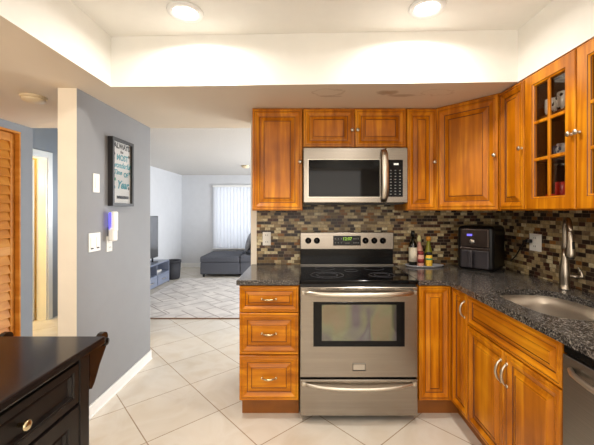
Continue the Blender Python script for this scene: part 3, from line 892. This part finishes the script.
MB().tube([(0.016, -0.006, 0.080), (0.038, -0.022, 0.078), (0.058, -0.036, 0.075)], [0.013, 0.012, 0.010], M_FAUC, 12).tube([(0.052, -0.032, 0.074), (0.066, -0.043, 0.080), (0.062, -0.038, 0.105), (0.052, -0.028, 0.130)], [0.011, 0.010, 0.007, 0.005], M_FAUC, 12).build('lever', fc)

# ------------------------------------------------------------------ dishwasher
dw = thing('dishwasher', 'stainless steel dishwasher beside the sink cabinet', 'dishwasher', (0.985, 1.244, 0), -PI / 2)
MB().box((0.003, 0.0, 0.10), (0.600, 0.58, 0.872), M_BLACKM).box((0.003, 0.06, 0), (0.600, 0.58, 0.10), M_BLACKM).build('body', dw)
MB().box((0.005, -0.022, 0.842), (0.598, -0.001, 0.870), M_BLACK, 0.003).build('control_strip', dw)
dd = MB().box((0.005, -0.026, 0.115), (0.598, -0.001, 0.838), M_STEELD, 0.004).build('door', dw)
b = MB(); pts = []
for i in range(17):
    u = i / 16; pts.append((0.045 + 0.51 * u, -0.028 - 0.045 * math.sin(PI * u) ** 0.5, 0.795))
b.tube(pts, 0.0095, M_NICK, 12); b.build('handle', dd)

# ------------------------------------------------------------------ stove
st = thing('electric_range', 'freestanding stainless steel electric range with black glass cooktop', 'stove', (0.358, 2.83, 0))
yf = -0.655   # body front
hw_ = 0.376
MB().box((-hw_, yf, 0.035), (hw_, -0.012, 0.893), M_BLACKM, 0.003).box((-hw_ + 0.03, yf + 0.06, 0.0), (-hw_ + 0.07, yf + 0.10, 0.035), M_BLACKM).box((hw_ - 0.07, yf + 0.06, 0.0), (hw_ - 0.03, yf + 0.10, 0.035), M_BLACKM)\
    .box((-hw_ + 0.03, -0.10, 0.0), (-hw_ + 0.07, -0.06, 0.035), M_BLACKM).box((hw_ - 0.07, -0.10, 0.0), (hw_ - 0.03, -0.06, 0.035), M_BLACKM).build('body', st)
ck = MB()
ck.box((-0.380, yf - 0.030, 0.893), (0.380, -0.085, 0.919), M_BGLASS, 0.006, 3)
ck.build('cooktop', st)
def ring(mb, x, y, r0, r1, z):
    mb.lathe([(r0, z), (r1, z), (r1, z + 0.0004), (r0, z + 0.0004), (r0, z)], M_BURN, 48, M=T((x, y, 0)), cap=False)
for (x, y, rr) in ((-0.19, -0.50, (0.075, 0.115)), (0.19, -0.50, (0.055, 0.09)), (-0.19, -0.24, (0.078,)), (0.19, -0.24, (0.078,)), (0.0, -0.33, (0.05,))):
    m_ = MB()
    for r in rr: ring(m_, x, y, r - 0.004, r, 0.9192)
    m_.build('burner_ring', st)
bk = MB(); bk.box((-0.380, -0.085, 0.893), (0.380, -0.012, 1.050), M_BLACK, 0.004)
bk.build('backguard', st)
MB().box((-0.380, -0.112, 0.9193), (0.380, -0.086, 0.928), M_STEELD, 0.002).build('rear_trim_strip', st)
cp = MB(); cp.box((-0.383, -0.105, 1.047), (0.383, -0.012, 1.190), M_STEEL, 0.008, 3)
cpo = cp.build('control_panel', st)
for x in (-0.315, -0.245, 0.150, 0.222, 0.292):
    kb = MB()
    kb.lathe([(0.025, 0), (0.025, 0.004), (0.020, 0.006), (0.018, 0.022), (0.015, 0.026), (0, 0.026)], M_BLACK, 24, M=T((x, -0.105, 1.122)) @ RX(PI / 2))
    kb.box((x - 0.004, -0.137, 1.106), (x + 0.004, -0.128, 1.138), M_BLACK, 0.002)
    kb.build('knob', cpo)
ds = MB(); ds.box((-0.112, -0.108, 1.082), (0.112, -0.104, 1.162), M_BLACK, 0.0015)
text_bm(ds, '12:07', 0.034, M_CLOCK, T((0.002, -0.1085, 1.136)) @ RX(PI / 2), 0.0004, 0.0006)
ds.box((-0.04, -0.1088, 1.119), (-0.012, -0.108, 1.1195), M_KEY)
for r in range(2):
    for c in (-0.095, -0.070, -0.046, 0.056, 0.072, 0.090):
        ds.box((c - 0.005, -0.1088, 1.132 - r * 0.032), (c + 0.005, -0.108, 1.142 - r * 0.032), M_KEY)
ds.box((-0.015, -0.1088, 1.098), (0.02, -0.108, 1.106), M_KEY)
ds.build('display', cpo)
# oven door
od = MB()
od.rings(-hw_, hw_, 0.298, 0.876, yf, [(0, 0, M_STEEL), (0, 0.030, M_STEEL), (0.004, 0.034, M_STEEL), (0.0041, 0.034, M_STEEL)])
odo = od.build('oven_door', st)
MB().box((-0.292, yf - 0.0375, 0.497), (0.292, yf - 0.0335, 0.782), M_BLACK, 0.0015).build('window_surround', odo)
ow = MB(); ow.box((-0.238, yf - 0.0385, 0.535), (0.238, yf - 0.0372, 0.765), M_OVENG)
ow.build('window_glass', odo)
vs = MB()
for i in range(6):
    x = -0.33 + i * 0.118
    vs.box((x, yf - 0.0348, 0.862), (x + 0.085, yf - 0.0338, 0.867), M_SLOT)
vs.build('vent_slots', odo)
def bowed(name, parent, half, z, bow, y, r, m, n=25, sag=0.0):
    b = MB(); pts = []
    for i in range(n):
        u = -1 + 2 * i / (n - 1)
        pts.append((half * u, y - bow * (1 - u ** 4) - 0.004, z - sag * (1 - u * u)))
    b.tube(pts, [r * (0.75 + 0.25 * (1 - abs(-1 + 2 * i / (n - 1)) ** 6)) for i in range(n)], m, 14, flat=1.25)
    for e in (-1, 1): b.box((e * half - 0.012, y - 0.018, z - 0.012), (e * half + 0.012, y + 0.001, z + 0.012), m, 0.004)
    return b.build(name, parent)
bowed('handle', odo, 0.355, 0.843, 0.045, yf - 0.034, 0.0135, M_NICK, sag=0.006)
bd = MB(); bd.box((-0.042, yf - 0.0385, 0.342), (0.042, yf - 0.0335, 0.392), M_STEELD, 0.0015)
bd.box((-0.036, yf - 0.0392, 0.350), (0.036, yf - 0.0384, 0.384), M_BADGE); bd.box((-0.042, yf - 0.0392, 0.342), (0.042, yf - 0.0384, 0.347), M_BLACKM)
bd.build('badge', odo)
dr = MB(); dr.rings(-hw_, hw_, 0.052, 0.284, yf, [(0, 0, M_STEEL), (0, 0.030, M_STEEL), (0.004, 0.034, M_STEEL), (0.0041, 0.034, M_STEEL)])
dro = dr.build('storage_drawer', st)
bowed('handle', dro, 0.352, 0.262, 0.036, yf - 0.034, 0.0085, M_NICK, sag=0.022)

# ------------------------------------------------------------------ microwave
mw = thing('microwave', 'stainless over-the-range microwave above the stove', 'microwave', (0.002, 2.83, 1.412))
MH = 0.4145
MB().box((0, -0.365, 0.008), (0.760, -0.010, MH), M_STEELD, 0.003).box((0.02, -0.36, 0.0), (0.74, -0.02, 0.008), M_BLACKM)\
    .box((0.16, -0.37, 0.0), (0.30, -0.30, 0.0095), M_SLOT).box((0.45, -0.37, 0.0), (0.60, -0.30, 0.0095), M_SLOT).build('body', mw)
md = MB()
md.box((0.0, -0.400, 0.010), (0.598, -0.366, MH - 0.002), M_STEEL, 0.006, 3)
mdo = md.build('door', mw)
mg = MB(); mg.box((0.038, -0.4035, 0.054), (0.555, -0.4005, 0.322), M_BGLASS, 0.0015)
mg.build('window_glass', mdo)
mf = MB(); mf.rings(0.033, 0.560, 0.049, 0.327, -0.400, [(0, 0, M_NICK), (0.0, 0.003, M_NICK), (0.005, 0.003, M_NICK), (0.005, 0, M_NICK)], hole=True); mf.build('window_rim', mdo)
b = MB(); pts = []; n = 15
for i in range(n):
    u = i / (n - 1); pts.append((0.584, -0.402 - 0.048 * math.sin(PI * u) ** 0.45, 0.022 + (MH - 0.045) * u))
b.tube(pts, 0.0235, M_NICK, 18, flat=0.42); b.build('handle', mdo)
mc = MB(); mc.box((0.602, -0.400, 0.010), (0.760, -0.366, MH - 0.002), M_STEEL, 0.006, 3)
mco = mc.build('control_panel', mw)
kp = MB(); kp.box((0.612, -0.4035, 0.054), (0.722, -0.4005, 0.322), M_BLACK, 0.0015)
kp.box((0.655, -0.4042, 0.284), (0.690, -0.4034, 0.297), M_MWDISP)
for r in range(9):
    for c in range(3):
        kp.box((0.628 + c * 0.033, -0.4042, 0.070 + r * 0.0215), (0.628 + c * 0.033 + 0.012, -0.4034, 0.070 + r * 0.0215 + 0.006), M_KEY)
kp.build('keypad', mco)

# ------------------------------------------------------------------ counter things
ty = 2.722; tx = 0.985
tr = MB()
tr.lathe([(0, 0.004), (0.13, 0.004), (0.138, 0.008), (0.150, 0.014), (0.152, 0.012), (0.140, 0.003), (0.135, 0.0), (0, 0.0)], M_TRAY, 40, M=Matrix.Diagonal((1.02, 0.56, 1, 1)), cap=False)
tag(tr.build('serving_tray', loc=(tx, ty, 0.9145)), 'thin oval grey metal tray carrying bottles beside the stove', 'tray')
BZ0 = 0.9145 + 0.0045
def bottle(name, label, cat, x, y, parts):
    t = thing(name, label, cat, (x, y, BZ0), 0, 'bottles and jars on the tray')
    for (pn, prof, m) in parts:
        MB().lathe(prof, m, 24).build(pn, t)
    return t
bottle('oil_bottle', 'tall dark green oil bottle with pale label, nearest the stove', 'bottle', 0.895, 2.728, [
    ('glass_body', [(0.030, 0), (0.033, 0.004), (0.033, 0.165), (0.028, 0.185), (0.014, 0.205), (0.0125, 0.255)], M_OILGL),
    ('label', [(0.0336, 0.035), (0.0336, 0.150)], M_LABEL), ('cap', [(0.0145, 0.235), (0.0145, 0.285), (0.0, 0.285)], M_BLACKM)])
bottle('sauce_bottle', 'sauce bottle with pale yellow cap behind the red jar', 'bottle', 0.952, 2.745, [
    ('glass_body', [(0.026, 0), (0.028, 0.004), (0.028, 0.13), (0.022, 0.155), (0.013, 0.175), (0.012, 0.20)], M_PINKLB),
    ('label', [(0.0285, 0.075), (0.0285, 0.120)], M_REDLB), ('cap', [(0.018, 0.195), (0.015, 0.225), (0.007, 0.245), (0.0, 0.246)], M_WCAP)])
bottle('sauce_bottle', 'olive green sauce bottle with orange cap behind the yellow jar', 'bottle', 1.028, 2.745, [
    ('glass_body', [(0.026, 0), (0.028, 0.004), (0.028, 0.12), (0.020, 0.15), (0.014, 0.17), (0.014, 0.205)], M_OLIVELB),
    ('label', [(0.0285, 0.07), (0.0285, 0.10)], M_INK), ('cap', [(0.019, 0.20), (0.019, 0.228), (0.014, 0.236), (0.0, 0.236)], M_OCAP)])
bottle('spice_jar', 'short spice jar with red and pink label at the tray front', 'jar', 0.944, 2.682, [
    ('glass_body', [(0.022, 0), (0.024, 0.003), (0.024, 0.085), (0.019, 0.097)], M_PINKLB),
    ('label', [(0.0245, 0.03), (0.0245, 0.062)], M_REDLB), ('lid', [(0.021, 0.095), (0.021, 0.118), (0.0, 0.118)], M_REDLB)])
bottle('spice_jar', 'short spice jar with yellow label at the tray front', 'jar', 1.008, 2.680, [
    ('glass_body', [(0.024, 0), (0.026, 0.003), (0.026, 0.080), (0.020, 0.095)], M_YELLB),
    ('label', [(0.0265, 0.055), (0.0265, 0.068)], M_GREEN), ('lid', [(0.022, 0.093), (0.022, 0.114), (0.0, 0.114)], M_INK)])

# air fryer
af = thing('air_fryer', 'black air fryer with a drawer handle in the counter corner', 'air fryer', (1.382, 2.598, 0.9145), -PI / 4)
fw, fd, fh = 0.128, 0.150, 0.338
MB().box((-fw, -fd, 0.006), (fw, fd, fh), M_FRY, 0.032, 5).box((-fw + 0.03, -fd + 0.03, 0), (fw - 0.03, fd - 0.03, 0.012), M_BLACKM).build('body', af)
b = MB(); b.box((-0.100, -fd - 0.005, 0.175), (0.100, -fd + 0.02, 0.318), M_FRYP, 0.010, 3)
p1 = b.build('control_panel', af)
MB().box((-0.052, -fd - 0.0062, 0.262), (-0.015, -fd - 0.0045, 0.277), M_UI).build('display', p1)
MB().lathe([(0.018, 0), (0.018, 0.005), (0.013, 0.009), (0, 0.009)], M_BADGE, 20, M=T((-0.016, -fd - 0.004, 0.222)) @ RX(PI / 2)).build('dial', p1)
dwr = MB().box((-0.100, -fd - 0.006, 0.022), (0.100, -fd + 0.02, 0.160), M_FRYB, 0.010, 3).build('basket_drawer', af)
MB().box((-0.104, -fd - 0.010, 0.157), (0.104, -fd + 0.01, 0.176), M_FRYP, 0.004).build('band', af)
MB().box((-0.034, -fd - 0.048, 0.030), (-0.002, -fd - 0.020, 0.155), M_FRYB, 0.007, 3).box((-0.030, -fd - 0.030, 0.128), (-0.006, -fd, 0.150), M_FRYB, 0.004).build('handle', dwr)
b = MB(); b.tube([(1.560, 2.515, 0.99), (1.572, 2.475, 1.03), (1.575, 2.43, 1.09), (1.568, 2.385, 1.135), (1.555, 2.365, 1.155), (1.556, 2.338, 1.155)], 0.0045, M_BLACKM, 8)
b.box((1.548, 2.310, 1.143), (1.5825, 2.338, 1.168), M_BLACKM, 0.004)
tag(b.build('power_cord'), 'black power cord and plug running from air fryer to outlet', 'cord')


# outlets and switches
def outlet(label, M, name='outlet', kind=0, w=0.068, h=0.112, cat='outlet'):
    t = thing(name, label, cat); t.matrix_world = M
    MB().box((-w / 2, -0.005, -h / 2), (w / 2, 0, h / 2), M_PLATE, 0.0015).build('cover_plate', t)
    if kind == 0:
        for z in (-0.028, 0.028):
            b = MB(); b.box((-0.018, -0.0075, z - 0.02), (0.018, -0.0045, z + 0.02), M_PLATE, 0.002)
            for x in (-0.008, 0.008): b.box((x - 0.0015, -0.0080, z - 0.004), (x + 0.0015, -0.0074, z + 0.008), M_DARKSLOT)
            b.build('socket', t)
    elif kind == 1:
        for x in (-w / 4, w / 4):
            MB().box((x - 0.017, -0.0085, -0.033), (x + 0.017, -0.0045, 0.033), M_PLATE, 0.002).build('rocker', t)
            MB().box((x - 0.012, -0.0088, -0.044), (x + 0.012, -0.0049, -0.037), M_DARKSLOT).build('indicator_strip', t)
    elif kind == 2:
        MB().box((-0.018, -0.0085, -0.035), (0.018, -0.0045, 0.035), M_PLATE, 0.002).build('rocker', t)
    return t
outlet('white wall outlet on the mosaic beside the stove, above the short countertop', T((-0.305, YB - 0.0085, 1.13)))
RM = T((XR - 0.0085, 2.290, 1.148)) @ RZ(-PI / 2)
outlet('white wide outlet on the side mosaic with the fryer plugged in', RM, w=0.115, h=0.118)
LW = RZ(PI / 2)
outlet('white single switch plate on grey wall, above the double switch', T((-1.4095, 2.28, 1.553)) @ LW, 'light_switch', 2, 0.070, 0.128, 'switch')
outlet('white double switch plate on grey wall, below the single one', T((-1.4095, 2.262, 1.153)) @ LW, 'light_switch', 1, 0.125, 0.125, 'switch')
outlet('white outlet on the grey wall behind the plugged-in night light', T((-1.4095, 2.435, 1.125)) @ LW, kind=0)
nl = thing('plug_in_night_light', 'white plug-in device glowing blue on the grey wall under the sign', 'night light', (-1.40, 2.425, 1.145))
MB().box((0.003, -0.026, 0.0), (0.042, 0.036, 0.10), M_PLATE, 0.010, 3).box((0.018, -0.022, 0.07), (0.046, 0.036, 0.215), M_PLATE, 0.010, 3).build('housing', nl)
MB().box((0.012, -0.030, 0.085), (0.0175, -0.002, 0.205), M_BLUELED, 0.002).build('glowing_lens', nl)

# framed sign on the grey wall
fr = thing('framed_sign', 'black framed sign with teal and black lettering on the grey wall', 'framed sign', (-1.4095, 2.568, 1.400), PI / 2)
fW, fH, fD = 0.300, 0.505, 0.038
f_ = MB(); f_.rings(-fW / 2, fW / 2, 0, fH, 0, [(0, 0, M_FRAMEP), (0, fD, M_FRAMEP), (0.022, fD, M_FRAMEP), (0.022, 0.010, M_FRAMEP), (0.0221, 0.0, M_FRAMEP)], hole=True)
f_.build('frame', fr)
pp = MB(); pp.box((-fW / 2 + 0.022, -0.020, 0.022), (fW / 2 - 0.022, -0.002, fH - 0.022), M_PAPER)
def wr(s, z, size, m, x=0.0, bold=0.0008, shear=0.0): text_bm(pp, s, size, m, T((x, -0.0205, z)) @ RX(PI / 2), 0.0004, bold, shear)
wr('ALWAYS', 0.452, 0.056, M_INK, 0.005, 0.0028)
wr('the', 0.412, 0.032, M_INK)
wr('MOST', 0.366, 0.060, M_TEAL, 0.01, 0.0022)
wr('wonderful', 0.308, 0.058, M_TEAL, 0, 0.0022, 0.4)
wr('Time', 0.253, 0.052, M_TEAL, -0.055, 0.0014, 0.4); wr('OF', 0.240, 0.050, M_TEAL, 0.06, 0.0022)
wr('Year', 0.160, 0.085, M_TEAL, 0.01, 0.0026, 0.4)
pp.box((-0.07, -0.0212, 0.056), (0.10, -0.0203, 0.078), M_INK)
for (x, z, m) in ((-0.10, 0.39, M_INK), (-0.10, 0.30, M_TEAL), (-0.09, 0.20, M_GREEN), (0.105, 0.39, M_INK), (-0.10, 0.14, M_TEAL), (0.11, 0.26, M_TEAL), (0.10, 0.14, M_INK)):
    for a in range(3):
        pp.box((-0.012, -0.0212, -0.003), (0.012, -0.0203, 0.003), m, M=T((x, 0, z)) @ RY(a * PI / 3))
ppo = pp.build('printed_sheet', fr)
gp = MB().box((-fW / 2 + 0.022, -0.026, 0.022), (fW / 2 - 0.022, -0.0245, fH - 0.022), glass_mat('picture_glass', refl=0.01, fr=0.12)); gp.build('glass', fr)

# ------------------------------------------------------------------ dark kitchen cart in the near corner
ca = thing('kitchen_cart', 'espresso wood kitchen cart with drawers and a towel bar end', 'kitchen cart', (-0.693, 1.178, 0))
TZ = 0.924; WD = -0.415
LEN = 0.86
MB().box((WD, -LEN - 0.12, TZ - 0.026), (0, 0, TZ), M_ESPT, 0.006, 3).build('top', ca)
bx0, bx1 = WD + 0.022, -0.022
y1 = -0.058; y0 = y1 - 0.86
b = MB(); b.box((bx0, y0, 0.07), (bx1 - 0.02, y1, TZ - 0.0265), M_ESP, 0.002, 1)
b.box((bx1 - 0.045, y1 - 0.045, 0.0), (bx1, y1 + 0.002, TZ - 0.0265), M_ESP, 0.003); b.box((bx1 - 0.045, y0, 0.0), (bx1, y0 + 0.045, TZ - 0.0265), M_ESP, 0.003)
b.box((bx0, y1 - 0.045, 0.0), (bx0 + 0.045, y1, 0.07), M_ESP, 0.003); b.box((bx0, y0, 0.0), (bx0 + 0.045, y0 + 0.045, 0.07), M_ESP, 0.003)
b.build('body', ca)
def esp_panel(name, a, c, z0, z1, ins, parent=ca):
    """panel facing +x; a..c along -y from the far end"""
    b = MB()
    P = [(0, 0, M_ESP), (0, 0.016, M_ESP), (0.002, 0.018, M_ESP), (ins, 0.018, M_ESP), (ins + 0.003, 0.014, M_ESP), (ins + 0.009, 0.016, M_ESP), (ins + 0.014, 0.006, M_ESP), (ins + 0.020, 0.006, M_ESP)]
    b.rings(a, c, z0, z1, 0, P)
    # local: +x along +y world, outward -y -> +x world : rotate +90
    return b.build(name, parent, loc=(bx1 - 0.0195, 0, 0), rotz=PI / 2)
ys = [(y1 - 0.048 - 0.43, y1 - 0.048), (y0 + 0.048, y1 - 0.048 - 0.436)]
for (a, c) in ys:
    d = esp_panel('drawer', a, c, 0.752, 0.878, 0.022)
    kb = MB().lathe([(0.0055, 0), (0.0055, 0.014), (0.009, 0.017), (0.0135, 0.020), (0.0145, 0.024), (0.010, 0.028), (0, 0.029)], M_BRASS, 24, M=T(((a + c) / 2, -0.006, 0.815)) @ RX(PI / 2))
    kb.build('knob', d)
    d2 = esp_panel('door', a, c, 0.09, 0.742, 0.045)
    kb = MB().lathe([(0.0055, 0), (0.0055, 0.014), (0.009, 0.017), (0.0135, 0.020), (0.0145, 0.024), (0.010, 0.028), (0, 0.029)], M_BRASS, 24, M=T((c - 0.022 if a < -0.6 else a + 0.022, -0.018, 0.55)) @ RX(PI / 2))
    kb.build('knob', d2)
# towel bar brackets on the far end
prof = [(0.0, TZ - 0.028), (0.0, TZ - 0.158), (0.012, TZ - 0.163), (0.026, TZ - 0.150), (0.042, TZ - 0.125), (0.056, TZ - 0.100), (0.074, TZ - 0.078), (0.092, TZ - 0.055), (0.103, TZ - 0.036), (0.106, TZ - 0.014), (0.100, TZ - 0.003), (0.088, TZ + 0.003), (0.072, TZ + 0.002), (0.0595, TZ - 0.005), (0.0595, TZ - 0.028)]
for xx in (-0.039, WD + 0.030):
    b = MB()
    # prism in (y,z) extruded along x
    Mx = T((xx, y1 + 0.003, 0)) @ Matrix(((0, 0, 1, 0), (1, 0, 0, 0), (0, 1, 0, 0), (0, 0, 0, 1)))
    b.prism([prof], 0.0, 0.017, M_ESPT, M=Mx)
    b.build('bracket', ca)
MB().tube([(WD + 0.020, y1 + 0.084, TZ - 0.030), (-0.018, y1 + 0.084, TZ - 0.030)], 0.008, M_BLACK, 14)\
    .lathe([(0.013, 0), (0.015, 0.006), (0.013, 0.012), (0, 0.014)], M_BLACK, 18, M=T((-0.022, y1 + 0.084, TZ - 0.030)) @ RY(PI / 2)).build('towel_bar', ca)

# ------------------------------------------------------------------ living room things
rg = MB(); rg.box((-2.45, 4.24, 0.0), (1.3, 6.75, 0.012), M_RUG, 0.004)
rgo = tag(rg.build('area_rug'), 'large pale rug with grey diagonal line pattern on the living room floor', 'rug')
b = MB(); b.box((-2.455, 4.222, 0.0), (1.305, 4.239, 0.013), mat('rug_binding_brown', (140, 112, 92), 0.9), 0.003); b.build('border', rgo)

so = thing('sectional_sofa', 'charcoal sectional sofa with an open chaise under the window', 'sofa', (-2.12, 6.90, 0))
MB().box((0.0, 0.0, 0.055), (0.815, 1.02, 0.30), M_SOFA, 0.02, 3).build('chaise_base', so)
MB().box((-0.005, -0.008, 0.295), (0.812, 1.02, 0.425), M_SOFA, 0.035, 4).build('chaise_cushion', so)
MB().box((0.822, 0.0, 0.055), (1.40, 1.02, 0.31), M_SOFA, 0.02, 3).build('seat_base', so)
MB().box((0.818, -0.012, 0.300), (1.09, 1.02, 0.445), M_SOFA, 0.035, 4).build('seat_cushion', so)
MB().box((1.095, 0.0, 0.10), (1.40, 1.02, 0.84), M_SOFA, 0.05, 4).build('backrest', so)
for (x, y) in ((0.06, 0.05), (0.06, 0.95), (1.34, 0.05), (1.34, 0.95), (0.86, 0.05)):
    MB().lathe([(0.022, 0), (0.028, 0.06)], M_BLACKM, 12, M=T((x, y, 0))).build('leg', so)
b = MB(); bb = bmesh.new(); bmesh.ops.create_grid(bb, x_segments=10, y_segments=10, size=0.23)
top = [v.co.copy() for v in bb.verts]
for v in bb.verts:
    u, w_ = abs(v.co.x) / 0.23, abs(v.co.y) / 0.23
    v.co.z = 0.075 * max(0.0, (1 - min(u, 1) ** 2.5) * (1 - min(w_, 1) ** 2.5)) ** 0.6
b.merge(bb, M_PILLOW, None, True)
bb = bmesh.new(); bmesh.ops.create_grid(bb, x_segments=10, y_segments=10, size=0.23)
for v in bb.verts:
    u, w_ = abs(v.co.x) / 0.23, abs(v.co.y) / 0.23
    v.co.z = -0.075 * max(0.0, (1 - min(u, 1) ** 2.5) * (1 - min(w_, 1) ** 2.5)) ** 0.6
b.merge(bb, M_PILLOW, None, True)
bmesh.ops.remove_doubles(b.bm, verts=b.bm.verts, dist=0.001)
bmesh.ops.recalc_face_normals(b.bm, faces=b.bm.faces)
pw = b.build('throw_pillow', loc=(-1.16, 7.35, 0.695))
pw.rotation_euler = (0, math.radians(-72), 0)
tag(pw, 'grey throw pillow leaning upright on the charcoal sofa', 'pillow')

tv_s = thing('media_console', 'blue-grey low media console with open shelf and drawers', 'tv stand', (-2.910, 4.92, 0))
cd, cl, ch = 0.315, 1.58, 0.425
b = MB()
b.box((0, 0, ch - 0.022), (cd, cl, ch), M_TVST, 0.002).box((0, 0, 0.0), (cd, 0.02, ch - 0.022), M_TVST).box((0, cl - 0.02, 0), (cd, cl, ch - 0.022), M_TVST).box((0, 0.02, 0.02), (cd - 0.004, cl - 0.02, 0.205), M_TVST)
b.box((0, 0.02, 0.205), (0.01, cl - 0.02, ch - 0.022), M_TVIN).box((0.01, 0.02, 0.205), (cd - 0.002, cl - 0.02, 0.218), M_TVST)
for y in (0.53, 1.04): b.box((0.01, y - 0.01, 0.218), (cd - 0.002, y + 0.01, ch - 0.022), M_TVST)
b.build('body', tv_s)
for y in (0.03, 0.54, 1.05):
    d = MB().box((cd - 0.004, y, 0.03), (cd + 0.012, y + 0.49, 0.200), M_TVST, 0.002).build('drawer', tv_s)
    MB().tube([(cd + 0.012, y + 0.17, 0.12), (cd + 0.03, y + 0.19, 0.12), (cd + 0.03, y + 0.31, 0.12), (cd + 0.012, y + 0.33, 0.12)], 0.006, M_NICK, 8).build('handle', d)
tv = thing('television', 'flat television on the media console reflecting the blinds', 'television', (-2.76, 5.72, ch + 0.0005))
tv.rotation_euler = (0, 0, 0)
MB().box((-0.012, -0.62, 0.075), (0.020, 0.62, 0.845), M_BLACKM, 0.004).build('casing', tv)
MB().box((0.0205, -0.608, 0.092), (0.022, 0.608, 0.835), M_SCREEN).build('screen', tv)
for y in (-0.42, 0.42):
    MB().box((-0.09, y - 0.014, 0.0), (0.10, y + 0.014, 0.012), M_BLACKM, 0.003).box((-0.008, y - 0.012, 0.012), (0.012, y + 0.012, 0.080), M_BLACKM).build('foot', tv)
gm = MB(); gm.box((-2.86, 6.12, 0.2185), (-2.68, 6.36, 0.262), M_CERAM, 0.012, 3)
tag(gm.build('game_console'), 'small white device lying in the open shelf of the media console', 'device')
bn = thing('waste_basket', 'dark grey round basket standing beside the media console', 'basket', (-2.64, 6.76, 0))
MB().lathe([(0, 0.01), (0.130, 0.0), (0.150, 0.02), (0.168, 0.34), (0.164, 0.34), (0.145, 0.03), (0, 0.02)], M_BIN, 32, cap=False).build('basket_body', bn)
MB().lathe([(0.162, 0.332), (0.175, 0.332), (0.175, 0.370), (0.162, 0.370), (0.162, 0.332)], M_BIN, 32, cap=False).build('rim', bn)
